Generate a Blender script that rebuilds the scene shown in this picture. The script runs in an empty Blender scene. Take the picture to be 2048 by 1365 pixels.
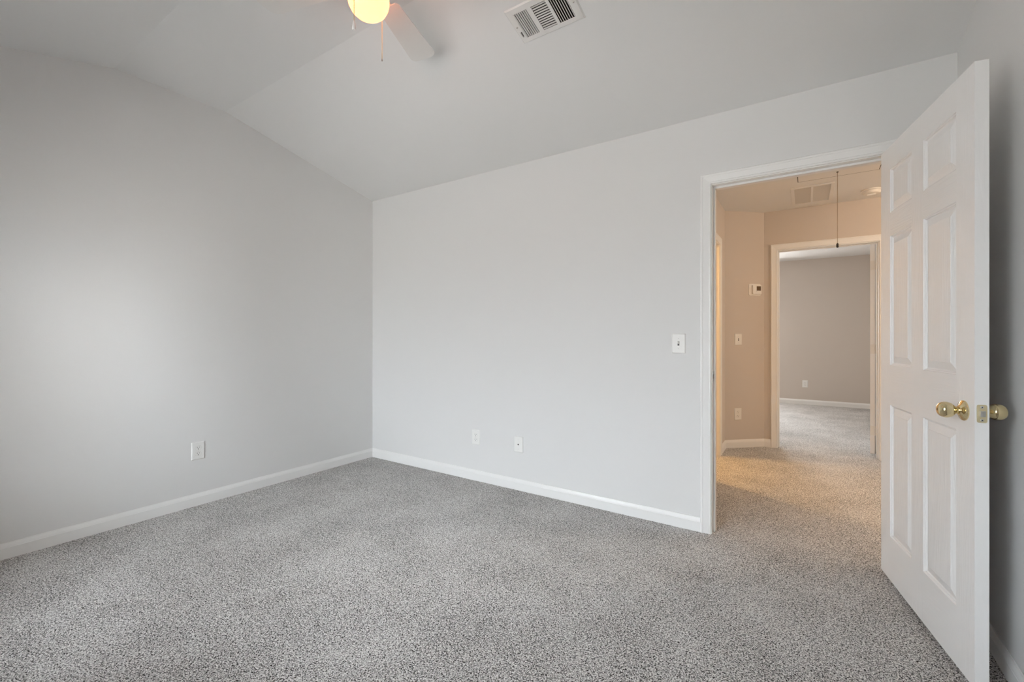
import bpy, bmesh, math
from mathutils import Vector, Matrix

# ------------------------------------------------------------------ camera, world, lights, exposure
S = bpy.context.scene
COL = S.collection
S.view_settings.view_transform = 'Standard'
S.view_settings.look = 'None'
S.view_settings.exposure = 0.06
S.view_settings.gamma = 1.0
S.view_settings.use_curve_mapping = False
S.cycles.use_denoising = True
S.cycles.max_bounces = 14
S.cycles.diffuse_bounces = 10
S.cycles.transparent_max_bounces = 12
S.cycles.sample_clamp_indirect = 6.0

CAM_H = 1.152
cam_data = bpy.data.cameras.new('camera')
cam = bpy.data.objects.new('camera', cam_data)
COL.objects.link(cam)
cam.location = (0, 0, CAM_H)
cam.rotation_euler = (math.radians(90), 0, 0.58583)
cam_data.sensor_width = 36.0
cam_data.lens = 884.74 / 2048 * 36.0
cam_data.shift_y = -10.1 / 2048
cam_data.clip_start = 0.02
S.camera = cam

# room measures (metres); camera stands at x = 0, y = 0
XL, XR = -3.4485, 0.5737          # left and right bedroom walls
YB, YF = 2.7855, -0.397           # back and front bedroom walls
EAVE, RIDGE = 2.4384, 2.7535
Y1, Y2 = 1.4987, 0.8891           # flat strip of the vault
WT = 0.115                        # wall thickness
WINS = [(-1.45, -0.42, 0.62, 2.08), (-2.90, -2.02, 0.42, 1.98)]   # bedroom windows x0 x1 z0 z1
FWIN = (-1.90, -0.55, 0.4, 2.15)   # far room window

# sky outside: bright overcast dome over duller ground
W = bpy.data.worlds.new('world'); S.world = W; W.use_nodes = True
wn, wl = W.node_tree.nodes, W.node_tree.links
wn.clear()
wo = wn.new('ShaderNodeOutputWorld'); bg = wn.new('ShaderNodeBackground')
tc = wn.new('ShaderNodeTexCoord'); sp = wn.new('ShaderNodeSeparateXYZ'); rp = wn.new('ShaderNodeValToRGB')
ma = wn.new('ShaderNodeMath'); ma.operation = 'MULTIPLY_ADD'; ma.inputs[1].default_value = 0.5; ma.inputs[2].default_value = 0.5
wl.new(tc.outputs['Generated'], sp.inputs[0]); wl.new(sp.outputs['Z'], ma.inputs[0]); wl.new(ma.outputs[0], rp.inputs[0])
# sky weighting added for the side walls: dimmer straight ahead, brighter to both sides
sq = wn.new('ShaderNodeMath'); sq.operation = 'MULTIPLY'; wl.new(sp.outputs['X'], sq.inputs[0]); wl.new(sp.outputs['X'], sq.inputs[1])
sm = wn.new('ShaderNodeMath'); sm.operation = 'MULTIPLY_ADD'; sm.inputs[1].default_value = 1.45; sm.inputs[2].default_value = 0.62; wl.new(sq.outputs[0], sm.inputs[0])
vm = wn.new('ShaderNodeVectorMath'); vm.operation = 'SCALE'; wl.new(rp.outputs[0], vm.inputs[0]); wl.new(sm.outputs[0], vm.inputs['Scale'])
wl.new(vm.outputs['Vector'], bg.inputs['Color']); wl.new(bg.outputs[0], wo.inputs[0])
e = rp.color_ramp.elements          # ramp position is (1 + sine of elevation) / 2
e[0].position = 0.30; e[0].color = (0.48, 0.475, 0.46, 1)
e[1].position = 0.49; e[1].color = (0.44, 0.435, 0.42, 1)
for p_, c_ in ((0.52, (0.50, 0.525, 0.545, 1)), (0.62, (0.78, 0.825, 0.865, 1)), (0.75, (1.06, 1.14, 1.21, 1)), (1.0, (1.32, 1.42, 1.53, 1))):
    n_ = e.new(p_); n_.color = c_
bg.inputs['Strength'].default_value = 21.5


def area_light(name, loc, rot, sx, sy, power=0, color=(1, 1, 1), portal=False):
    d = bpy.data.lights.new(name, 'AREA'); d.shape = 'RECTANGLE'; d.size = sx; d.size_y = sy
    d.energy = power; d.color = color
    if portal: d.cycles.is_portal = True
    o = bpy.data.objects.new(name, d); COL.objects.link(o); o.location = loc; o.rotation_euler = rot
    return o


def point_light(name, loc, power, color, r=0.08):
    d = bpy.data.lights.new(name, 'POINT'); d.energy = power; d.color = color; d.shadow_soft_size = r
    o = bpy.data.objects.new(name, d); COL.objects.link(o); o.location = loc
    return o


for w_ in WINS:
    area_light('window_portal', ((w_[0] + w_[1]) / 2, YF - WT - 0.03, (w_[2] + w_[3]) / 2), (math.radians(90), 0, math.radians(180)),
               w_[1] - w_[0], w_[3] - w_[2], portal=True)
area_light('far_window_portal', ((FWIN[0] + FWIN[1]) / 2, 8.93 + WT + 0.03, (FWIN[2] + FWIN[3]) / 2), (math.radians(90), 0, 0),
           FWIN[1] - FWIN[0], FWIN[3] - FWIN[2], portal=True)
area_light('far_window_boost', ((FWIN[0] + FWIN[1]) / 2, 8.90, (FWIN[2] + FWIN[3]) / 2 + .1), (math.radians(-72), 0, math.radians(8)), FWIN[1] - FWIN[0] - .1, 1.5, 62, (1.0, 0.97, 0.93))  # extra lamp inside the window, added to strengthen its daylight on the floors
HALL_LAMP = (1.75, 4.15, 2.30)
SIDE_LAMP = (-1.75, 4.35, 2.05)
point_light('hall_lamp_light', HALL_LAMP, 43, (1.0, 0.76, 0.54), 0.09)
point_light('side_room_lamp_light', SIDE_LAMP, 84, (1.0, 0.58, 0.21), 0.07)


# ------------------------------------------------------------------ materials
def mat(name, color, rough=0.5, metal=0.0, spec=0.5, bump=None, emission=None):
    m = bpy.data.materials.new(name); m.use_nodes = True
    nt = m.node_tree; b = nt.nodes['Principled BSDF']
    b.inputs['Base Color'].default_value = (*color, 1); b.inputs['Roughness'].default_value = rough
    b.inputs['Metallic'].default_value = metal; b.inputs['Specular IOR Level'].default_value = spec
    if emission:
        b.inputs['Emission Color'].default_value = (*emission[0], 1); b.inputs['Emission Strength'].default_value = emission[1]
    if bump:
        scale, strength, dist, stretch = bump
        t = nt.nodes.new('ShaderNodeTexCoord'); mp = nt.nodes.new('ShaderNodeMapping'); mp.inputs['Scale'].default_value = stretch
        n = nt.nodes.new('ShaderNodeTexNoise'); n.inputs['Scale'].default_value = scale; n.inputs['Detail'].default_value = 3
        bp = nt.nodes.new('ShaderNodeBump'); bp.inputs['Strength'].default_value = strength; bp.inputs['Distance'].default_value = dist
        nt.links.new(t.outputs['Object'], mp.inputs[0]); nt.links.new(mp.outputs[0], n.inputs['Vector'])
        nt.links.new(n.outputs['Fac'], bp.inputs['Height']); nt.links.new(bp.outputs[0], b.inputs['Normal'])
    return m


M = {}
M['wall'] = mat('grey_wall_paint', (0.75, 0.75, 0.745), 0.62, spec=0.25, bump=(260, 0.08, 0.002, (1, 1, 1)))
M['ceiling'] = mat('grey_ceiling_paint', (0.79, 0.79, 0.785), 0.75, spec=0.2, bump=(200, 0.08, 0.002, (1, 1, 1)))
M['hall_wall'] = mat('warm_lit_hall_paint', (0.62, 0.565, 0.515), 0.62, spec=0.25, bump=(260, 0.08, 0.002, (1, 1, 1)))  # warm, dimmer hall light worked into a copy of the grey wall paint
M['trim'] = mat('white_trim_paint', (0.85, 0.85, 0.84), 0.32, spec=0.45)
M['plastic'] = mat('white_plastic', (0.84, 0.84, 0.82), 0.3)
M['dark'] = mat('dark_slot', (0.015, 0.014, 0.013), 0.6)
M['steel'] = mat('brushed_steel', (0.62, 0.62, 0.60), 0.3, metal=1.0)
M['brass'] = mat('polished_brass', (0.78, 0.66, 0.40), 0.10, metal=1.0)
M['brass_dull'] = mat('satin_brass', (0.72, 0.64, 0.42), 0.38, metal=0.85)
M['fan_white'] = mat('white_fan_enamel', (0.80, 0.79, 0.77), 0.38)
M['vent_white'] = mat('white_vent_enamel', (0.76, 0.75, 0.73), 0.42)
M['duct'] = mat('dark_duct', (0.03, 0.028, 0.026), 0.7)
M['grille'] = mat('return_grille_enamel', (0.60, 0.57, 0.53), 0.5)
M['display'] = mat('amber_display', (0.10, 0.055, 0.02), 0.2)
M['almond'] = mat('white_thermostat_plastic', (0.82, 0.80, 0.76), 0.4)
M['cord'] = mat('pale_cord', (0.30, 0.24, 0.17), 0.7)
M['tip'] = mat('black_cord_tip', (0.02, 0.02, 0.02), 0.4)
M['globe'] = mat('lit_frosted_glass', (0.25, 0.2, 0.12), 0.35, emission=((1.0, 0.27, 0.075), 6.0))


def door_paint(name, stretch, cathedral=False):
    m = bpy.data.materials.new(name); m.use_nodes = True
    nt = m.node_tree; b = nt.nodes['Principled BSDF']
    b.inputs['Base Color'].default_value = (0.86, 0.86, 0.855, 1); b.inputs['Roughness'].default_value = 0.34
    t = nt.nodes.new('ShaderNodeTexCoord'); mp = nt.nodes.new('ShaderNodeMapping'); mp.inputs['Scale'].default_value = stretch
    w = nt.nodes.new('ShaderNodeTexNoise'); w.inputs['Scale'].default_value = 9.0; w.inputs['Detail'].default_value = 4.0
    w.inputs['Distortion'].default_value = 0.5
    mr = nt.nodes.new('ShaderNodeMath'); mr.operation = 'PINGPONG'; mr.inputs[1].default_value = 0.045
    bp = nt.nodes.new('ShaderNodeBump'); bp.inputs['Strength'].default_value = 0.4; bp.inputs['Distance'].default_value = 0.02
    L = nt.links.new
    L(t.outputs['Object'], mp.inputs[0]); L(mp.outputs[0], w.inputs['Vector'])
    L(w.outputs['Fac'], mr.inputs[0]); L(mr.outputs[0], bp.inputs['Height']); L(bp.outputs[0], b.inputs['Normal'])
    return m


M['door_v'] = door_paint('white_door_paint_upright_grain', (1.6, 1.0, 0.12))
M['door_h'] = door_paint('white_door_paint_cross_grain', (0.12, 1.0, 2.2))


def carpet():
    m = bpy.data.materials.new('grey_frieze_carpet'); m.use_nodes = True
    nt = m.node_tree; N = nt.nodes; L = nt.links.new; b = N['Principled BSDF']
    b.inputs['Roughness'].default_value = 0.95; b.inputs['Specular IOR Level'].default_value = 0.05
    t = N.new('ShaderNodeTexCoord')
    n1 = N.new('ShaderNodeTexNoise'); n1.inputs['Scale'].default_value = 215; n1.inputs['Detail'].default_value = 1.0
    n1.inputs['Roughness'].default_value = 0.6; n1.inputs['Distortion'].default_value = 1.1
    r1 = N.new('ShaderNodeValToRGB'); e = r1.color_ramp.elements
    e[0].position = 0.385; e[0].color = (0.022, 0.020, 0.018, 1)  # near-black end paints in the shade between tufts along with dark flecks
    e[1].position = 0.60; e[1].color = (0.90, 0.885, 0.865, 1)
    k = e.new(0.485); k.color = (0.46, 0.448, 0.436, 1)
    n2 = N.new('ShaderNodeTexNoise'); n2.inputs['Scale'].default_value = 3.2; n2.inputs['Detail'].default_value = 3.0
    mr = N.new('ShaderNodeMapRange'); mr.inputs['From Min'].default_value = 0.3; mr.inputs['From Max'].default_value = 0.7
    mr.inputs['To Min'].default_value = -0.02; mr.inputs['To Max'].default_value = 0.02
    ad = N.new('ShaderNodeMath'); ad.operation = 'ADD'
    bp = N.new('ShaderNodeBump'); bp.inputs['Strength'].default_value = 0.7; bp.inputs['Distance'].default_value = 0.006
    L(t.outputs['Object'], n1.inputs['Vector']); L(t.outputs['Object'], n2.inputs['Vector'])
    L(n2.outputs['Fac'], mr.inputs['Value']); L(n1.outputs['Fac'], ad.inputs[0]); L(mr.outputs[0], ad.inputs[1])
    L(ad.outputs[0], r1.inputs[0]); L(r1.outputs[0], b.inputs['Base Color'])
    L(n1.outputs['Fac'], bp.inputs['Height']); L(bp.outputs[0], b.inputs['Normal'])
    return m


M['carpet'] = carpet()


def glass():
    m = bpy.data.materials.new('window_glass'); m.use_nodes = True
    nt = m.node_tree; N = nt.nodes; N.clear(); o = N.new('ShaderNodeOutputMaterial')
    t = N.new('ShaderNodeBsdfTransparent'); g = N.new('ShaderNodeBsdfGlossy'); g.inputs['Roughness'].default_value = 0.02
    f = N.new('ShaderNodeFresnel'); f.inputs['IOR'].default_value = 1.45; x = N.new('ShaderNodeMixShader')
    nt.links.new(f.outputs[0], x.inputs[0]); nt.links.new(t.outputs[0], x.inputs[1]); nt.links.new(g.outputs[0], x.inputs[2])
    nt.links.new(x.outputs[0], o.inputs[0])
    return m


M['glass'] = glass()


# ------------------------------------------------------------------ mesh helpers
class MB:
    def __init__(s): s.v = []; s.f = []; s.mi = []

    def add(s, vs, fs, mi=0, mx=None):
        o = len(s.v)
        for p in vs:
            p = Vector(p)
            s.v.append(tuple(mx @ p if mx else p))
        for f in fs:
            s.f.append([i + o for i in f]); s.mi.append(mi)

    def box(s, x0, x1, y0, y1, z0, z1, mi=0, mx=None):
        vs = [(x, y, z) for x in (x0, x1) for y in (y0, y1) for z in (z0, z1)]
        s.add(vs, [(0, 1, 3, 2), (4, 6, 7, 5), (0, 4, 5, 1), (2, 3, 7, 6), (0, 2, 6, 4), (1, 5, 7, 3)], mi, mx)

    def prism(s, poly, fn, d0, d1, mi=0, mx=None):
        """poly of (a, b); fn(a, b, d) gives the point; closed solid between d0 and d1"""
        n = len(poly)
        vs = [fn(a, b, d0) for a, b in poly] + [fn(a, b, d1) for a, b in poly]
        fs = [list(range(n))[::-1], list(range(n, 2 * n))] + [(i, (i + 1) % n, n + (i + 1) % n, n + i) for i in range(n)]
        s.add(vs, fs, mi, mx)

    def lathe(s, prof, seg=40, mi=0, mx=None):
        """prof: (radius, height) round the local z axis"""
        vs, fs = [], []
        for r, z in prof:
            for k in range(seg):
                a = 2 * math.pi * k / seg
                vs.append((r * math.cos(a), r * math.sin(a), z))
        n = len(prof)
        for i in range(n - 1):
            for k in range(seg):
                k2 = (k + 1) % seg
                fs.append((i * seg + k, i * seg + k2, (i + 1) * seg + k2, (i + 1) * seg + k))
        if prof[0][0] > 1e-6: fs.append([k for k in range(seg)][::-1])
        if prof[-1][0] > 1e-6: fs.append([(n - 1) * seg + k for k in range(seg)])
        s.add(vs, fs, mi, mx)

    def tube(s, pts, r, seg=8, mi=0):
        pts = [Vector(p) for p in pts]; vs, fs = [], []
        for i, p in enumerate(pts):
            t = (pts[min(i + 1, len(pts) - 1)] - pts[max(i - 1, 0)]).normalized()
            u = t.orthogonal().normalized(); w = t.cross(u)
            for k in range(seg):
                a = 2 * math.pi * k / seg
                vs.append(p + u * r * math.cos(a) + w * r * math.sin(a))
        for i in range(len(pts) - 1):
            for k in range(seg):
                k2 = (k + 1) % seg
                fs.append((i * seg + k, i * seg + k2, (i + 1) * seg + k2, (i + 1) * seg + k))
        fs.append(list(range(seg))[::-1]); fs.append([(len(pts) - 1) * seg + k for k in range(seg)])
        s.add(vs, fs, mi)

    def build(s, name, mats, parent=None, smooth=False, bevel=0.0, label=None):
        me = bpy.data.meshes.new(name); me.from_pydata(s.v, [], s.f)
        if not isinstance(mats, (list, tuple)): mats = [mats]
        for m in mats: me.materials.append(m)
        for p, mi in zip(me.polygons, s.mi): p.material_index = mi
        bm = bmesh.new(); bm.from_mesh(me)
        bmesh.ops.remove_doubles(bm, verts=bm.verts, dist=1e-6)
        bmesh.ops.recalc_face_normals(bm, faces=bm.faces)
        bm.to_mesh(me); bm.free()
        if smooth:
            for p in me.polygons: p.use_smooth = True
            try: me.set_sharp_from_angle(angle=math.radians(38))
            except Exception: pass
        o = bpy.data.objects.new(name, me); COL.objects.link(o)
        if parent: o.parent = parent
        if bevel:
            b = o.modifiers.new('bevel', 'BEVEL'); b.width = bevel; b.segments = 2; b.limit_method = 'ANGLE'
        if label: o['label'] = label
        return o


def tag(o, label, cat, group=None, kind=None):
    if label: o['label'] = label
    if cat: o['category'] = cat
    if group: o['group'] = group
    if kind: o['kind'] = kind
    return o


def empty(name, loc=(0, 0, 0), rot=None):
    o = bpy.data.objects.new(name, None); COL.objects.link(o); o.location = loc; o.empty_display_size = 0.1
    if rot: o.rotation_euler = rot
    return o


def struct(o, label, cat): return tag(o, label, cat, kind='structure')


# ------------------------------------------------------------------ setting: bedroom shell
DX0, DX1, DZ = -0.452, 0.348, 2.029      # bedroom door opening between the jambs
HX, HY = -0.6893, 5.2953                 # hall left wall, hall end wall
D2X0, D2X1 = -0.236, 0.566               # end door opening
FY = 8.93                                # far room back wall
JT = 0.02

mb = MB(); mb.box(-3.6, 3.1, -0.52, 9.1, -0.05, 0.0)
struct(mb.build('floor', M['carpet']), 'speckled grey frieze carpet running from bedroom through hall', 'carpet floor')


def roof_z(y):
    if y >= Y1: return EAVE + (RIDGE - EAVE) * (YB - y) / (YB - Y1)
    if y <= Y2: return EAVE + (RIDGE - EAVE) * (y - YF) / (Y2 - YF)
    return RIDGE


gable = [(YF - WT, 0), (YB + WT, 0), (YB + WT, EAVE + .04), (YB, EAVE + .04), (Y1, RIDGE + .04), (Y2, RIDGE + .04), (YF, EAVE + .04), (YF - WT, EAVE + .04)]
mb = MB(); mb.prism(gable, lambda a, b, d: (d, a, b), XL - WT, XL)
struct(mb.build('wall_left', M['wall']), 'long grey gable wall on the left of the bedroom', 'wall')
gable_r = [(YF - WT, 0), (YB, 0), (YB, EAVE + .04), (Y1, RIDGE + .04), (Y2, RIDGE + .04), (YF, EAVE + .04), (YF - WT, EAVE + .04)]
mb = MB(); mb.prism(gable_r, lambda a, b, d: (d, a, b), XR, XR + WT)
struct(mb.build('wall_right', M['wall']), 'grey wall behind the open white door, shaded by it', 'wall')
mb = MB()
mb.box(XL, DX0 - JT, YB, YB + WT, 0, EAVE + .03)
mb.box(DX0 - JT, DX1 + JT, YB, YB + WT, DZ + JT, EAVE + .03)
mb.box(DX1 + JT, 3.1, YB, YB + WT, 0, EAVE + .03)
struct(mb.build('wall_back', M['wall']), 'pale grey bedroom wall with the doorway to the hall', 'wall')
mb = MB()
xw = XL
for w_ in sorted(WINS):
    mb.box(xw, w_[0], YF - WT, YF, 0, EAVE + .03); xw = w_[1]
    mb.box(w_[0], w_[1], YF - WT, YF, 0, w_[2]); mb.box(w_[0], w_[1], YF - WT, YF, w_[3], EAVE + .03)
mb.box(xw, XR, YF - WT, YF, 0, EAVE + .03)
struct(mb.build('wall_front', M['wall']), 'grey bedroom wall with the window, behind the viewpoint', 'wall')

# vaulted ceiling with an opening for the air vent
VX0, VX1, VY0, VY1 = -1.165, -0.8925, 1.752, 1.905
mb = MB()
xs = [XL - .05, VX0, VX1, XR + .05]; ys = [Y1, VY0, VY1, YB + .05]
for i in range(3):
    for j in range(3):
        if i == 1 and j == 1: continue
        q = [(xs[i], ys[j]), (xs[i + 1], ys[j]), (xs[i + 1], ys[j + 1]), (xs[i], ys[j + 1])]
        mb.add([(x, y, roof_z(y)) for x, y in q], [(0, 1, 2, 3)])
for a, b in ((Y2, Y1), (YF - .05, Y2)):
    mb.add([(x, y, roof_z(y)) for x, y in ((XL - .05, a), (XR + .05, a), (XR + .05, b), (XL - .05, b))], [(0, 1, 2, 3)])
struct(mb.build('ceiling', M['ceiling']), 'vaulted grey bedroom ceiling with a flat strip along the ridge', 'ceiling')


# window (behind the viewpoint) and its twin in the far room
def window(name, x0, x1, z0, z1, y, out, label):
    """y is the inner wall face, out the outward direction (+1 or -1)"""
    r = empty(name, ((x0 + x1) / 2, y, z0)); tag(r, label, 'window', kind='structure')
    cx = (x0 + x1) / 2; hw = (x1 - x0) / 2; h = z1 - z0

    def bx(m, a, b, c, d, e_, f): m.box(a, b, min(c * out, d * out), max(c * out, d * out), e_, f)
    m = MB(); t = 0.03
    for a, b, e_, f in ((-hw, -hw + t, 0, h), (hw - t, hw, 0, h), (-hw + t, hw - t, 0, t), (-hw + t, hw - t, h - t, h)):
        bx(m, a, b, 0.07, WT, e_, f)
    m.build('window_frame', M['trim'], r)
    for lo, hi, dp in ((t, h / 2 + .015, 0.078), (h / 2 - .015, h - t, 0.098)):
        a, b, c = -hw + t, hw - t, 0.028
        m = MB()
        bx(m, a, a + c, dp, dp + .016, lo, hi); bx(m, b - c, b, dp, dp + .016, lo, hi)
        bx(m, a + c, b - c, dp, dp + .016, lo, lo + c); bx(m, a + c, b - c, dp, dp + .016, hi - c, hi)
        s = m.build('sash', M['trim'], r)
        m = MB(); bx(m, a + c, b - c, dp + .007, dp + .009, lo + c, hi - c); m.build('pane', M['glass'], s)
    m = MB(); bx(m, -hw - .03, hw + .03, -0.03, 0.06, -0.02, 0.0); m.build('sill', M['trim'], r)
    return r


window('window_1', *WINS[0], YF, -1, 'bedroom window nearest the door side, behind the viewpoint')
window('window_2', *WINS[1], YF, -1, 'bedroom window nearest the left gable wall, behind the viewpoint')
window('window_3', *FWIN, FY, 1, 'white double-hung window in the room past the hall')

# ------------------------------------------------------------------ setting: hall, side room, far room
mb = MB()
SD0, SD1 = 3.86, 4.632                   # doorway to the lit side room in the hall's left wall
mb.box(HX - WT, HX, YB + WT, SD0 - JT, 0, EAVE); mb.box(HX - WT, HX, SD1 + JT, 4.9967, 0, EAVE); mb.box(HX - WT, HX, SD0 - JT, SD1 + JT, DZ + JT, EAVE)
struct(mb.build('wall_hall_left', M['hall_wall']), 'hall wall holding the doorway to the warmly lit side room', 'wall')
DA, DB = Vector((HX, 4.9967, 0)), Vector((-0.3608, HY, 0))
dt = (DB - DA).normalized(); dn = Vector((dt.y, -dt.x, 0))
mb = MB(); mb.prism([(DA.x, DA.y), (DB.x, DB.y), (DB.x, DB.y + WT), (DA.x - WT, DA.y + WT), (DA.x - WT, DA.y)], lambda a, b, d: (a, b, d), 0, EAVE)
struct(mb.build('wall_hall_diagonal', M['hall_wall']), 'short angled hall wall carrying thermostat, switch and outlet', 'wall')
mb = MB()
mb.box(-0.3608, D2X0 - JT, HY, HY + WT, 0, EAVE); mb.box(D2X0 - JT, D2X1 + JT, HY, HY + WT, DZ + JT, EAVE); mb.box(D2X1 + JT, 3.1, HY, HY + WT, 0, EAVE)
mb.box(-2.9, -0.3608, HY + .02, HY + WT, 0, EAVE)
struct(mb.build('wall_hall_end', M['hall_wall']), 'hall end wall around the doorway to the far room', 'wall')
mb = MB(); mb.box(3.0, 3.1, YB + WT, HY, 0, EAVE)
struct(mb.build('wall_hall_right', M['hall_wall']), 'wall at the right end of the hall, hidden behind the open door', 'wall')
mb = MB(); mb.box(-2.7, -2.6, YB + WT, HY + .02, 0, EAVE)
struct(mb.build('wall_side_room', M['hall_wall']), 'far wall of the lit side room left of the hall', 'wall')
mb = MB()
mb.box(-2.9, FWIN[0], FY, FY + WT, 0, EAVE); mb.box(FWIN[1], 1.4, FY, FY + WT, 0, EAVE)
mb.box(FWIN[0], FWIN[1], FY, FY + WT, 0, FWIN[2]); mb.box(FWIN[0], FWIN[1], FY, FY + WT, FWIN[3], EAVE)
struct(mb.build('wall_far', M['hall_wall']), 'grey back wall of the room seen through both doorways', 'wall')
mb = MB()
mb.box(-3.0, -2.9, HY + WT, FY + WT, 0, EAVE)
struct(mb.build('wall_far_left', M['hall_wall']), 'left wall of the far room', 'wall')
mb = MB(); mb.box(1.3, 1.4, HY + WT, FY, 0, EAVE)
struct(mb.build('wall_far_right', M['hall_wall']), 'right wall of the far room behind its open door', 'wall')
mb = MB(); mb.box(-3.0, 3.1, YB + WT, FY + WT, EAVE, EAVE + .02)
struct(mb.build('ceiling_hall', M['ceiling']), 'flat ceiling over the hall and the rooms beyond', 'ceiling')

# ------------------------------------------------------------------ baseboards
BBP = [(0, 0), (0.0125, 0), (0.0125, 0.057), (0.0112, 0.0585), (0.0112, 0.060), (0.0095, 0.066), (0.0065, 0.075), (0.0045, 0.079), (0.0045, 0.082), (0, 0.082)]


def baseboard(name, p0, p1, nrm, label):
    p0, p1, n = Vector((*p0, 0)), Vector((*p1, 0)), Vector((*nrm, 0))
    m = MB(); m.prism(BBP, lambda a, b, d: tuple((p0 if d == 0 else p1) + n * a + Vector((0, 0, b))), 0, 1)
    return struct(m.build(name, M['trim'], smooth=True), label, 'baseboard')


baseboard('baseboard_left', (XL, YF), (XL, YB), (1, 0), 'white baseboard along the left bedroom wall')
baseboard('baseboard_back', (XL, YB), (DX0 - .063, YB), (0, -1), 'white baseboard along the back wall up to the door casing')
baseboard('baseboard_right', (XR, YF), (XR, YB), (-1, 0), 'white baseboard on the right wall behind the open door')
baseboard('baseboard_front', (XL, YF), (XR, YF), (0, 1), 'white baseboard under the bedroom window')
baseboard('baseboard_hall_left', (HX, SD1 + .063), (HX, 4.9967), (1, 0), 'short white baseboard beside the side room doorway')
baseboard('baseboard_hall_diagonal', (DA.x, DA.y), (DB.x, DB.y), (dn.x, dn.y), 'white baseboard on the angled hall wall')
baseboard('baseboard_hall_end', (-0.3608, HY), (D2X0 - .063, HY), (0, -1), 'stub of white baseboard left of the far doorway')
baseboard('baseboard_far', (-2.9, FY), (1.3, FY), (0, -1), 'white baseboard on the far room back wall')

# ------------------------------------------------------------------ door casings, jambs and stops
CAS = [(0, 0), (0, 0.009), (0.003, 0.0115), (0.010, 0.0115), (0.013, 0.0095), (0.030, 0.0125), (0.043, 0.0145), (0.0445, 0.0165), (0.050, 0.0175), (0.055, 0.0165), (0.058, 0.013), (0.058, 0)]


def casing(m, org, ax, nrm, w, h):
    """colonial casing round an opening of width w and height h; org is its lower corner on the wall face"""
    org, ax, nrm = Vector(org), Vector(ax), Vector(nrm); rv = 0.005
    rings = []
    for c, d in CAS:
        c += rv
        rings.append([org + ax * -c + nrm * d, org + ax * -c + Vector((0, 0, h + c)) + nrm * d, org + ax * (w + c) + Vector((0, 0, h + c)) + nrm * d, org + ax * (w + c) + nrm * d])
    n = len(rings)
    vs = [p for r in rings for p in r]; fs = []
    for i in range(n - 1):
        for k in range(3): fs.append((i * 4 + k, i * 4 + k + 1, (i + 1) * 4 + k + 1, (i + 1) * 4 + k))
    fs.append([i * 4 for i in range(n)]); fs.append([i * 4 + 3 for i in range(n)][::-1])
    m.add(vs, fs)


def door_frame(name, org, ax, inn, w, h, stop_at, label, strike=None):
    """org: lower corner of the opening on the near wall face, ax along the wall, inn into the wall"""
    org, ax, inn = Vector(org), Vector(ax), Vector(inn)
    r = empty(name, org); struct(r, label, 'door frame')
    mx = Matrix((ax, inn, Vector((0, 0, 1)))).transposed().to_4x4()
    z = Vector((0, 0, 0))
    m = MB(); m.box(-JT, 0, 0, WT, 0, h + JT, 0, mx); m.box(w, w + JT, 0, WT, 0, h + JT, 0, mx); m.box(0, w, 0, WT, h, h + JT, 0, mx)
    m.build('jamb', M['trim'], r)
    m = MB(); a, b, t = stop_at, stop_at + 0.036, 0.011
    m.box(0, t, a, b, 0, h - t, 0, mx); m.box(w - t, w, a, b, 0, h - t, 0, mx); m.box(0, w, a, b, h - t, h, 0, mx)
    m.build('door_stop', M['trim'], r, bevel=0.002)
    m = MB(); casing(m, z, ax, -inn, w, h); m.build('casing', M['trim'], r)
    m = MB(); casing(m, inn * WT, ax, inn, w, h); m.build('casing', M['trim'], r)
    if strike:
        m = MB(); m.box(-0.0005, 0.0015, 0.004, 0.033, strike - .03, strike + .03, 0, mx); p = m.build('strike_plate', M['steel'], r, label='steel strike plate')
        m = MB(); m.box(0.0012, 0.0022, 0.012, 0.026, strike - .013, strike + .013, 0, mx); m.build('latch_hole', M['dark'], p)
    return r


door_frame('trim_1', (DX0, YB, 0), (1, 0, 0), (0, 1, 0), DX1 - DX0, DZ, 0.037, 'white moulded casing and jamb around the bedroom doorway', strike=0.915)
door_frame('trim_2', (D2X0, HY, 0), (1, 0, 0), (0, 1, 0), D2X1 - D2X0, DZ, 0.042, 'cream-lit casing around the doorway at the hall end')
door_frame('trim_3', (HX, SD0, 0), (0, 1, 0), (-1, 0, 0), SD1 - SD0, DZ, 0.05, 'bright slim casing of the side room doorway, left edge of hall')


# ------------------------------------------------------------------ six-panel doors
def knob_set(parent, x, z, y, out, label):
    """brass knob on a door face; out = -1 or +1 along local y"""
    mx = Matrix.Translation((x, y, z)) @ Matrix.Rotation(math.radians(90 if out < 0 else -90), 4, 'X')
    m = MB()
    m.lathe([(0.0115, 0.005), (0.0115, 0.020), (0.0135, 0.0245), (0.0195, 0.029), (0.0240, 0.0350), (0.0262, 0.0430), (0.0262, 0.0500), (0.0245, 0.0570), (0.0205, 0.0630), (0.0150, 0.0665), (0.0085, 0.0682), (0.0, 0.0685)], 48, 0, mx)
    k = m.build('door_knob', M['brass'], parent, smooth=True, label=label)
    m = MB(); m.lathe([(0.0335, 0.0), (0.0335, 0.003), (0.0315, 0.0055), (0.022, 0.0085), (0.0165, 0.0125), (0.0145, 0.0145), (0.0, 0.0145)], 48, 0, mx)
    m.build('rosette', M['brass'], k, smooth=True)
    m = MB(); m.box(-0.0012, 0.0012, -0.004, 0.004, 0.0675, 0.0690, 0, mx); m.build('keyhole', M['dark'], k)
    return k


PXS = [0.0, 0.110, 0.335, 0.440, 0.683]
PZS = [0.0, 0.205, 0.818, 1.005, 1.606, 1.716, 1.918]
PROF = [(0.0, 0.0), (0.002, 0.0032), (0.0055, 0.0045), (0.0065, 0.0072), (0.010, 0.0098), (0.0125, 0.0098), (0.039, 0.0022), (0.0395, 0.0012)]


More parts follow.
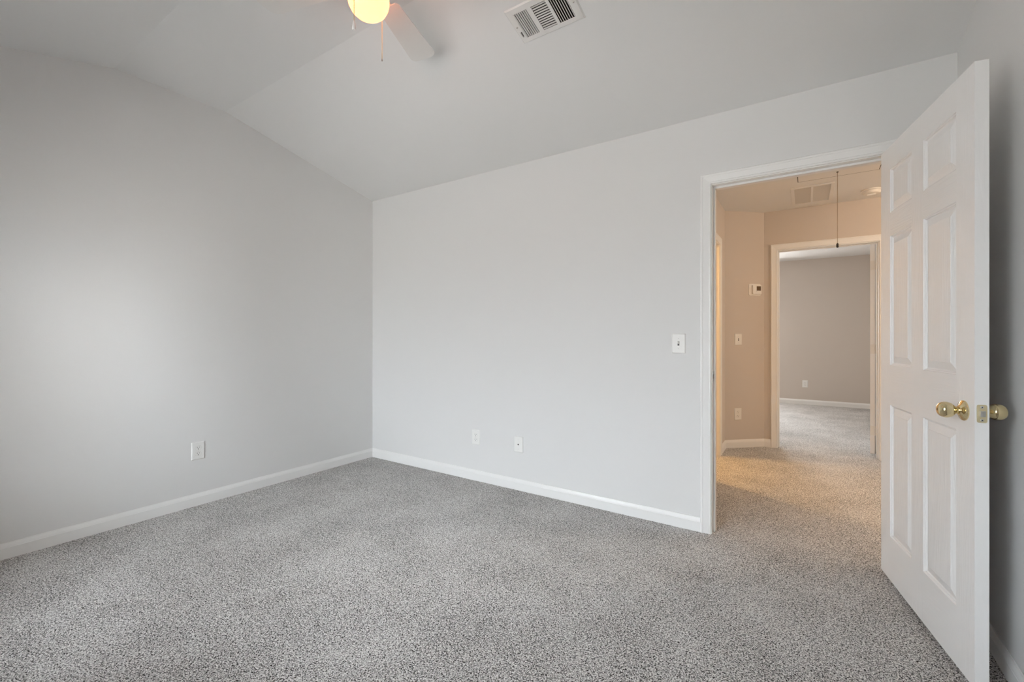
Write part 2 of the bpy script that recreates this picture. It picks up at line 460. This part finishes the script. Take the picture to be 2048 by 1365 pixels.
def make_door(name, width, height, thick, loc, heading, knob_z, kind_label, cat='door', knobs=True):
    """local x runs from the hinge to the free edge, local y = 0 is the face away from the swing side and y = thick the other"""
    r = empty(name, loc, (0, 0, heading)); struct(r, kind_label, cat)
    sx, sz = width / 0.794, height / 2.028
    X = [v * sx for v in PXS] + [width]; Z = [v * sz for v in PZS] + [height]
    slab = MB()
    for side in (0, 1):
        y = 0 if side == 0 else thick
        for i in range(5):
            for j in range(7):
                if i in (1, 3) and j in (1, 3, 5): continue
                rail = i in (1, 3)
                slab.add([(X[i], y, Z[j]), (X[i + 1], y, Z[j]), (X[i + 1], y, Z[j + 1]), (X[i], y, Z[j + 1])], [(0, 1, 2, 3)], 1 if rail else 0)
    for a, b in zip(Z[:-1], Z[1:]):
        for x in (0, width): slab.add([(x, 0, a), (x, thick, a), (x, thick, b), (x, 0, b)], [(0, 1, 2, 3)])
    for a, b in zip(X[:-1], X[1:]):
        for z in (0, height): slab.add([(a, 0, z), (b, 0, z), (b, thick, z), (a, thick, z)], [(0, 1, 2, 3)])
    slab.build('door_slab', [M['door_v'], M['door_h']], r)
    for i in (1, 3):
        for j in (1, 3, 5):
            m = MB()
            for side in (0, 1):
                rings = []
                for w_, d in PROF:
                    y = d if side == 0 else thick - d
                    rings.append([(X[i] + w_, y, Z[j] + w_), (X[i + 1] - w_, y, Z[j] + w_), (X[i + 1] - w_, y, Z[j + 1] - w_), (X[i] + w_, y, Z[j + 1] - w_)])
                vs = [p for q in rings for p in q]; fs = []
                for k in range(len(rings) - 1):
                    for c in range(4):
                        c2 = (c + 1) % 4
                        fs.append((k * 4 + c, k * 4 + c2, (k + 1) * 4 + c2, (k + 1) * 4 + c))
                fs.append([(len(rings) - 1) * 4 + c for c in range(4)])
                m.add(vs, fs)
            m.build('door_panel', M['door_v'], r)
    if knobs:
        kx = width - 0.062
        knob_set(r, kx, knob_z, 0, -1, 'polished brass door knob')
        knob_set(r, kx, knob_z, thick, 1, 'polished brass door knob')
        # latch face plate set in the free edge
        m = MB(); pw, ph = 0.0125, 0.0285
        pts = []
        for cx, cy, a0 in ((pw - .005, ph - .005, 0), (-pw + .005, ph - .005, 90), (-pw + .005, -ph + .005, 180), (pw - .005, -ph + .005, 270)):
            for q in range(5):
                a = math.radians(a0 + q * 22.5); pts.append((cx + .005 * math.cos(a), cy + .005 * math.sin(a)))
        m.prism(pts, lambda a, b, d: (width + d, thick / 2 + a, knob_z + b), -0.001, 0.0012)
        lp = m.build('latch_plate', M['brass_dull'], r, label='satin brass latch plate')
        m = MB()
        m.prism([(-.0075, 0.0012), (.0075, 0.0012), (.0075, 0.004), (-.001, 0.010), (-.0075, 0.0105)], lambda a, b, d: (width + b, thick / 2 + a, knob_z + d), -0.009, 0.009)
        m.build('latch_bolt', M['steel'], lp)
        for dz in (-.0205, .0205):
            m = MB(); mxx = Matrix.Translation((width + 0.0010, thick / 2, knob_z + dz)) @ Matrix.Rotation(math.radians(90), 4, 'Y')
            m.lathe([(0.0042, 0), (0.0042, 0.0006), (0.003, 0.0012), (0, 0.0012)], 16, 0, mxx); m.lathe([(0.0016, 0.0012), (0.0016, 0.0014), (0, 0.0014)], 8, 1, mxx)
            m.build('screw', [M['steel'], M['dark']], lp)
    return r, X, Z


# near door: free to swing round its right-hand hinges into the bedroom
f_, cy_, yaw_ = 884.74, 672.4, 0.58583
DOOR_A = Vector((0.3045, 2.766, 0.027))
DOOR_B = Vector((0.4487, 1.9887, 0.027))
dvec = DOOR_B - DOOR_A
door_w = dvec.length
near_door, nX, nZ = make_door('door_1', door_w, 2.000, 0.035, DOOR_A, math.atan2(dvec.y, dvec.x), 0.878, 'white six-panel door standing open into the bedroom, brass knob')
for hz in (0.20, 1.0, 1.80):
    m = MB(); m.lathe([(0.006, hz - .045), (0.006, hz + .045)], 14, 0, Matrix.Translation((-0.006, 0.041, 0)))
    m.box(-0.0012, 0.0003, 0.004, 0.036, hz - .044, hz + .044)
    m.build('hinge', M['brass'], near_door, smooth=True)

# far door: opened a right angle into the far room
d2, _, _ = make_door('door_2', 0.794, 2.000, 0.035, (0.550, HY + WT + 0.012, 0.027), math.radians(79), 0.878, 'white door seen edge-on, open into the far room', knobs=False)
for hz in (0.22, 1.0, 1.80):
    m = MB(); m.box(-0.0015, 0.0003, 0.006, 0.034, hz - .044, hz + .044); m.lathe([(0.006, hz - .044), (0.006, hz + .044)], 12, 0, Matrix.Translation((-0.006, -0.004, 0)))
    m.build('hinge', M['almond'], d2, label='painted-over hinge')


# ------------------------------------------------------------------ wall plates
def frame_mx(pos, nrm):
    """local x along the wall (to the right when facing it), local y out of the wall, z up"""
    n = Vector(nrm).normalized(); z = Vector((0, 0, 1)); x = z.cross(n)
    return Matrix(((x.x, n.x, 0, pos[0]), (x.y, n.y, 0, pos[1]), (0, 0, 1, pos[2]), (0, 0, 0, 1)))


def plate_root(name, pos, nrm, label, cat, w=0.079, h=0.119, mt=None, group=None):
    r = empty(name); r.matrix_world = frame_mx(pos, nrm); tag(r, label, cat, group)
    m = MB(); t, b = 0.0062, 0.0045
    hw, hh = w / 2, h / 2
    vs = [(-hw, 0, -hh), (hw, 0, -hh), (hw, 0, hh), (-hw, 0, hh), (-hw, t * .45, -hh), (hw, t * .45, -hh), (hw, t * .45, hh), (-hw, t * .45, hh),
          (-hw + b, t, -hh + b), (hw - b, t, -hh + b), (hw - b, t, hh - b), (-hw + b, t, hh - b)]
    fs = [(8, 9, 10, 11)] + [(k, (k + 1) % 4, 4 + (k + 1) % 4, 4 + k) for k in range(4)] + [(4 + k, 4 + (k + 1) % 4, 8 + (k + 1) % 4, 8 + k) for k in range(4)]
    m.add(vs, fs); m.build('cover_plate', mt or M['plastic'], r)
    return r


YROT = Matrix.Rotation(math.radians(-90), 4, 'X')   # lathe axis z -> local +y


def screw(r, x, z, rad=0.0028, mt=None):
    m = MB(); mx = Matrix.Translation((x, 0.006, z)) @ YROT
    m.lathe([(rad, 0), (rad, 0.0008), (rad * .7, 0.0012), (0, 0.0012)], 14, 0, mx)
    m.box(-rad * .8, rad * .8, -0.0004, 0.0004, 0.0011, 0.0014, 1, mx)
    m.build('screw', [mt or M['plastic'], M['dark']], r)


def outlet(pos, nrm, label, mt=None):
    r = plate_root('electrical_outlet', pos, nrm, label, 'outlet', mt=mt)
    for dz in (0.0195, -0.0195):
        pts = [(0.0172 * math.cos(a), max(-.0142, min(.0142, 0.0172 * math.sin(a)))) for a in [2 * math.pi * k / 32 for k in range(32)]]
        m = MB(); m.prism(pts, lambda a, b, d: (a, d, dz + b), 0.0058, 0.0078)
        # darker ring, painted as the thin shadow gap round the receptacle
        m.prism([(a * 1.07, b * 1.07) for a, b in pts], lambda a, b, d: (a, d, dz + b), 0.0056, 0.00635, 1)
        rc = m.build('receptacle', [mt or M['plastic'], M['grille']], r)
        m = MB()
        m.box(-0.0074, -0.0052, 0.0076, 0.0081, dz - .0005, dz + .0085); m.box(0.0054, 0.0072, 0.0076, 0.0081, dz + .0005, dz + .0080)
        m.lathe([(0.0026, 0), (0.0026, 0.0005), (0, 0.0005)], 12, 0, Matrix.Translation((0, 0.0076, dz - .0072)) @ YROT)
        m.build('contact_slots', M['dark'], rc)
    screw(r, 0, 0, 0.0022, mt)
    return r


def switch(pos, nrm, label, mt=None):
    r = plate_root('light_switch', pos, nrm, label, 'light switch', mt=mt)
    m = MB(); m.box(-0.0052, 0.0052, 0.0058, 0.0066, -0.0125, 0.0125); m.build('toggle_slot', M['dark'], r)
    m = MB(); m.prism([(0.0045, -0.0045), (0.0045, 0.0055), (0.017, 0.0105), (0.0178, 0.0055)], lambda a, b, d: (d, a, b), -0.0042, 0.0042)
    m.build('toggle', mt or M['plastic'], r)
    screw(r, 0, 0.0302); screw(r, 0, -0.0302)
    return r


outlet((XL, 1.3275, 0.3705), (1, 0, 0), 'white duplex outlet low on the left gable wall')
outlet((-2.191, YB, 0.3437), (0, -1, 0), 'white duplex outlet low on the back wall, nearer the corner')
r = plate_root('phone_jack', (-1.788, YB, 0.3405), (0, -1, 0), 'white wall plate with one dark jack hole, right of back-wall outlet', 'wall jack')
m = MB(); m.lathe([(0.0075, 0), (0.0075, 0.0012), (0.0055, 0.0016), (0, 0.0016)], 18, 0, Matrix.Translation((0, 0.006, 0)) @ YROT); jk = m.build('jack', M['plastic'], r)
m = MB(); m.prism([(-.0048, -.005), (.0048, -.005), (.0048, .002), (.002, .006), (-.002, .006), (-.0048, .002)], lambda a, b, d: (a, d, b), 0.0074, 0.0079); m.build('jack_hole', M['dark'], jk)
screw(r, 0, 0.035); screw(r, 0, -0.035)
switch((-0.6389, YB, 1.1062), (0, -1, 0), 'white toggle switch on bedroom wall left of the door casing')
dpt = lambda t, z: (DA.x + dt.x * t, DA.y + dt.y * t, z)
switch(dpt(0.148, 1.1165), dn, 'switch on the angled hall wall under the thermostat', M['almond'])
outlet(dpt(0.144, 0.346), dn, 'outlet low on the angled hall wall, above its baseboard', M['almond'])
outlet((-0.005, FY, 0.345), (0, -1, 0), 'small distant outlet on the far room back wall', M['plastic'])

# thermostat
r = empty('thermostat'); r.matrix_world = frame_mx(dpt(0.335, 1.632), dn); tag(r, 'small square white thermostat with dark display on angled hall wall', 'thermostat')


def rrect(w, h, rad):
    pts = []
    for cx, cy, a0 in ((w / 2 - rad, h / 2 - rad, 0), (-w / 2 + rad, h / 2 - rad, 90), (-w / 2 + rad, -h / 2 + rad, 180), (w / 2 - rad, -h / 2 + rad, 270)):
        for q in range(5):
            a = math.radians(a0 + q * 22.5); pts.append((cx + rad * math.cos(a), cy + rad * math.sin(a)))
    return pts


m = MB(); m.prism(rrect(0.137, 0.122, 0.014), lambda a, b, d: (a, d, b), 0, 0.006); m.build('back_plate', M['almond'], r, bevel=0.0015)
m = MB(); m.prism(rrect(0.098, 0.092, 0.006), lambda a, b, d: (a + .012, d, b), 0.006, 0.027); m.build('housing', M['almond'], r, bevel=0.002)
m = MB(); m.box(0.004, 0.052, 0.027, 0.0278, -0.012, 0.034); m.build('display', M['display'], r, label='dark amber display')
m = MB(); m.box(0.002, 0.055, 0.027, 0.032, -0.022, -0.015); m.build('temperature_lever', M['almond'], r)

# ------------------------------------------------------------------ hall ceiling fittings
# return-air grille
r = empty('return_grille', (0.048, 4.835, EAVE)); tag(r, 'rectangular return-air grille on the hall ceiling', 'air vent')
gx, gy = 0.158, 0.285
m = MB(); b_ = 0.026
for x0, x1, y0, y1 in ((-gx, -gx + b_, -gy, gy), (gx - b_, gx, -gy, gy), (-gx + b_, gx - b_, -gy, -gy + b_), (-gx + b_, gx - b_, gy - b_, gy), (-.008, .008, -gy + b_, gy - b_)):
    m.box(x0, x1, y0, y1, -0.010, -0.0002)
m.build('grille_frame', M['vent_white'], r, bevel=0.002)
m = MB()
nf = 34
for k in range(nf):
    y = -gy + b_ + (k + .5) * (2 * gy - 2 * b_) / nf
    for sx in (-1, 1):
        x0, x1 = (-gx + b_, -.008) if sx < 0 else (.008, gx - b_)
        m.add([(x0, y - .006, -.0022), (x1, y - .006, -.0022), (x1, y + .006, -.0085), (x0, y + .006, -.0085)], [(0, 1, 2, 3)])
m.build('louvers', M['grille'], r)

# attic hatch with a pull cord
hx0, hx1, hy0, hy1 = -0.055, 0.475, 3.05, 4.41
r = empty('attic_hatch', ((hx0 + hx1) / 2, (hy0 + hy1) / 2, EAVE)); tag(r, 'flat attic hatch panel in the hall ceiling with a hanging cord', 'attic hatch')
hw, hl = (hx1 - hx0) / 2, (hy1 - hy0) / 2
m = MB(); m.box(-hw + .005, hw - .005, -hl + .008, hl - .012, -0.0030, -0.0009); m.build('hatch_panel', M['ceiling'], r)
m = MB()
for x0, x1, y0, y1 in ((-hw, -hw + .005, -hl, hl), (hw - .005, hw, -hl, hl), (-hw + .005, hw - .005, -hl, -hl + .008), (-hw + .005, hw - .005, hl - .012, hl)):
    m.box(x0, x1, y0, y1, -0.0008, -0.0002)
m.build('hatch_gap_shade', M['dark'], r)  # thin dark strips stand in for the shade in the gap round the panel
cx_, cy2 = 0.208 - (hx0 + hx1) / 2, 4.284 - (hy0 + hy1) / 2
m = MB(); m.tube([(cx_, cy2, -.002), (cx_, cy2, -.575)], 0.0022); cd = m.build('pull_cord', M['cord'], r, label='thin hanging pull cord')
m = MB(); m.lathe([(0.003, 0.02), (0.008, 0.012), (0.009, -0.012), (0.004, -0.017), (0, -0.017)], 14, 0, Matrix.Translation((cx_, cy2, -.58))); m.build('cord_tip', M['tip'], cd, smooth=True)
m = MB(); m.lathe([(0.007, -.0090), (0.007, -.0032), (0.0, -.0032)], 16, 0, Matrix.Translation((cx_, cy2, 0))); m.build('cord_plate', M['tip'], r, smooth=True)

# smoke detector
r = empty('smoke_detector', (0.484, 4.992, EAVE)); tag(r, 'round white smoke detector on the hall ceiling, half behind the door', 'smoke detector')
m = MB(); m.lathe([(0.074, -0.0003), (0.074, -0.010), (0.070, -0.013), (0.0, -0.013)], 40); m.build('mounting_base', M['almond'], r, smooth=True)
m = MB(); m.lathe([(0.064, -0.013), (0.064, -0.026), (0.058, -0.034), (0.040, -0.038), (0.0, -0.039)], 40); m.build('detector_cover', M['almond'], r, smooth=True)
m = MB()
for a in (0.0, 1.0):
    m.box(-0.03, 0.03, -0.004 + .022 * (a - .5), 0.004 + .022 * (a - .5), -0.044, -0.036)
m.build('test_button', M['plastic'], r)

# ------------------------------------------------------------------ bedroom ceiling vent
th = math.atan2(RIDGE - EAVE, YB - Y1)       # slope of the vault
VC = Vector((-1.0285, 1.8265, roof_z(1.8265)))
# local x along the room, local y down-slope towards the back wall, local z up out of the ceiling
vy = Vector((0, math.cos(th), -math.sin(th))); vz = Vector((0, math.sin(th), math.cos(th)))
r = empty('ceiling_vent'); r.matrix_world = Matrix(((1, 0, 0, VC.x), (0, vy.y, vz.y, VC.y), (0, vy.z, vz.z, VC.z), (0, 0, 0, 1)))
tag(r, 'white rectangular ceiling air register with three louver banks beside the fan', 'air vent')
VW, VL = 0.340 / 2, 0.196 / 2
ox0, ox1 = VX0 - VC.x - .003, VX1 - VC.x + .003
oy0, oy1 = (VY0 - VC.y) / math.cos(th) - .003, (VY1 - VC.y) / math.cos(th) + .003
FT = -0.007
m = MB()
cells = [(-.1355, -.0625), (-.038, .0375), (.0525, .1315)]   # three banks
lx = [-VW + .006, cells[0][0], cells[0][1], cells[1][0], cells[1][1], cells[2][0], cells[2][1], VW - .006]
ly = [-VL + .006, -0.066, 0.069, VL - .006]
for i in range(7):
    for j in range(3):
        if j == 1 and i in (1, 3, 5): continue
        m.box(lx[i], lx[i + 1], ly[j], ly[j + 1], FT, FT + .002)
# sloped rim down to the ceiling
vs = [(-VW, -VL, -.0004), (VW, -VL, -.0004), (VW, VL, -.0004), (-VW, VL, -.0004), (lx[0], ly[0], FT), (lx[-1], ly[0], FT), (lx[-1], ly[-1], FT), (lx[0], ly[-1], FT)]
m.add(vs, [(k, (k + 1) % 4, 4 + (k + 1) % 4, 4 + k) for k in range(4)])
m.build('vent_face', M['vent_white'], r)
for ci, (a, b_) in enumerate(cells):
    m = MB()
    if ci == 1:
        for k in range(11):
            y = -.066 + (k + .5) * .135 / 11
            m.add([(a, y + .0015, FT), (b_, y + .0015, FT), (b_, y - .0002, FT + .0062), (a, y - .0002, FT + .0062), (a, y + .0032, FT), (b_, y + .0032, FT)], [(0, 1, 2, 3), (0, 1, 5, 4)])
    else:
        s_, dp_, run_ = (1, .0040, .0010) if ci == 0 else (-1, .009, .0042)
        for k in range(7):
            x = a + (k + .5) * (b_ - a) / 7
            m.add([(x - s_ * .0030, -.066, FT), (x - s_ * .0030, .069, FT), (x + s_ * run_, .069, FT + dp_), (x + s_ * run_, -.066, FT + dp_), (x - s_ * .0046, -.066, FT), (x - s_ * .0046, .069, FT)], [(0, 1, 2, 3), (0, 1, 5, 4)])
    m.build('louver_bank', M['vent_white'], r)
m = MB()
m.add([(ox0, oy0, -.0015), (ox1, oy0, -.0015), (ox1, oy1, -.0015), (ox0, oy1, -.0015), (ox0, oy0, .10), (ox1, oy0, .10), (ox1, oy1, .10), (ox0, oy1, .10)],
      [(0, 1, 5, 4), (1, 2, 6, 5), (2, 3, 7, 6), (3, 0, 4, 7), (4, 5, 6, 7)])
m.build('duct', M['duct'], r)
for x in (-.152, .152):
    m = MB(); m.lathe([(0.0045, 0), (0.0045, -.001), (0.003, -.0018), (0, -.0018)], 14, 0, Matrix.Translation((x, 0.0, FT))); m.box(x - .003, x + .003, -.0006, .0006, FT - .0021, FT - .0017, 1)
    m.build('screw', [M['grille'], M['dark']], r)
m = MB(); m.box(-.1475, -.1445, 0.028, 0.055, FT - .0006, FT + .001); m.build('lever_slot', M['dark'], r)
m = MB(); m.box(-.1505, -.1475, 0.030, 0.057, FT - .008, FT); m.build('damper_lever', M['vent_white'], r)

# ------------------------------------------------------------------ ceiling fan
FC = Vector((-1.4957, 1.1885, RIDGE))
fan = empty('ceiling_fan', FC); tag(fan, 'white four-blade ceiling fan with a lit globe and pull chains', 'ceiling fan')
m = MB(); m.lathe([(0.085, -.0005), (0.085, -.022), (0.078, -.030), (0.112, -.038), (0.118, -.050), (0.118, -.092), (0.104, -.108), (0.075, -.115), (0, -.115)], 56)
m.build('motor_housing', M['fan_white'], fan, smooth=True)
m = MB(); m.lathe([(0.058, -.115), (0.058, -.150), (0.063, -.155), (0.063, -.172), (0.052, -.178), (0, -.178)], 44); m.build('switch_housing', M['fan_white'], fan, smooth=True)
BLZ = -0.138
for k in range(4):
    ang = math.radians((109.5, 197.0, 289.5, 17.0)[k])
    mx = Matrix.Rotation(ang, 4, 'Z') @ Matrix.Translation((0, 0, BLZ)) @ Matrix.Rotation(math.radians(-11), 4, 'X')
    pts = []
    r0, r1, w0, w1 = 0.150, 0.533, 0.050, 0.066
    pts += [(r0, -w0 + .012), (r0 + .015, -w0)]
    cr = 0.034
    for sg, a0 in ((-1, -90), (1, 0)):
        for q in range(7):
            a = math.radians(a0 + q * 15)
            pts.append((r1 - cr + cr * math.cos(a) - (0.004 if sg > 0 else 0), sg * (w1 - cr) + cr * math.sin(a)))
    pts += [(r0 + .015, w0), (r0, w0 - .012)]
    m = MB(); m.prism(pts, lambda a, b, d: (a, b, d), -0.003, 0.003, 0, mx)
    bl = m.build('fan_blade', M['fan_white'], fan, bevel=0.0012)
    m = MB(); m.prism([(0.085, -.014), (0.150, -.016), (0.185, -.036), (0.200, -.030), (0.188, 0), (0.200, .030), (0.185, .036), (0.150, .016), (0.085, .014)], lambda a, b, d: (a, b, d), 0.003, 0.008, 0, mx)
    m.build('blade_bracket', M['fan_white'], bl)
m = MB()
m.lathe([(0.85 * r_, -.246 + (z_ + .246) * 0.9 + 0.02) for r_, z_ in ((0.050, -.172), (0.062, -.178), (0.078, -.190), (0.090, -.207), (0.0965, -.228), (0.097, -.246), (0.092, -.268), (0.080, -.290), (0.062, -.306), (0.040, -.316), (0.018, -.3195), (0.0, -.320))], 56)
m.build('glass_globe', M['globe'], fan, smooth=True, label='lit frosted glass globe')


def pull_chain(x, y, z0, z1, beads, pend):
    k_ = 0.060 / math.hypot(x, y)
    m = MB(); m.tube([(x * k_, y * k_, z0 + .006), (x * (1 + k_) / 2, y * (1 + k_) / 2, z0 + .006), (x, y, z0), (x, y, z1)], 0.0010, 6)
    if beads:
        n = int((z0 - z1) / 0.0065)
        for k in range(n):
            m.lathe([(0.0, -.0021), (0.0015, -.0015), (0.0021, 0), (0.0015, .0015), (0, .0021)], 6, 0, Matrix.Translation((x, y, z0 - (k + .5) * .0065)))
    c = m.build('pull_chain', M['brass_dull'], fan)
    m = MB()
    if pend: m.lathe([(0.0, .022), (0.0025, .021), (0.005, .008), (0.0075, -.006), (0.0078, -.012), (0.006, -.015), (0, -.015)], 18, 0, Matrix.Translation((x, y, z1)))
    else: m.lathe([(0.0, .005), (0.003, .003), (0.0035, -.001), (0.002, -.006), (0, -.006)], 12, 0, Matrix.Translation((x, y, z1)))
    m.build('chain_pendant', M['fan_white'] if pend else M['steel'], c, smooth=True)
    return c


RC = Vector((math.cos(yaw_), math.sin(yaw_)))
FWD = Vector((-math.sin(yaw_), math.cos(yaw_)))
ch1 = RC * -0.024 - FWD * 0.100
ch2 = RC * 0.026 + FWD * 0.100
pull_chain(ch1.x, ch1.y, -.165, -.398, True, True)
pull_chain(ch2.x, ch2.y, -.165, -.405, True, False)
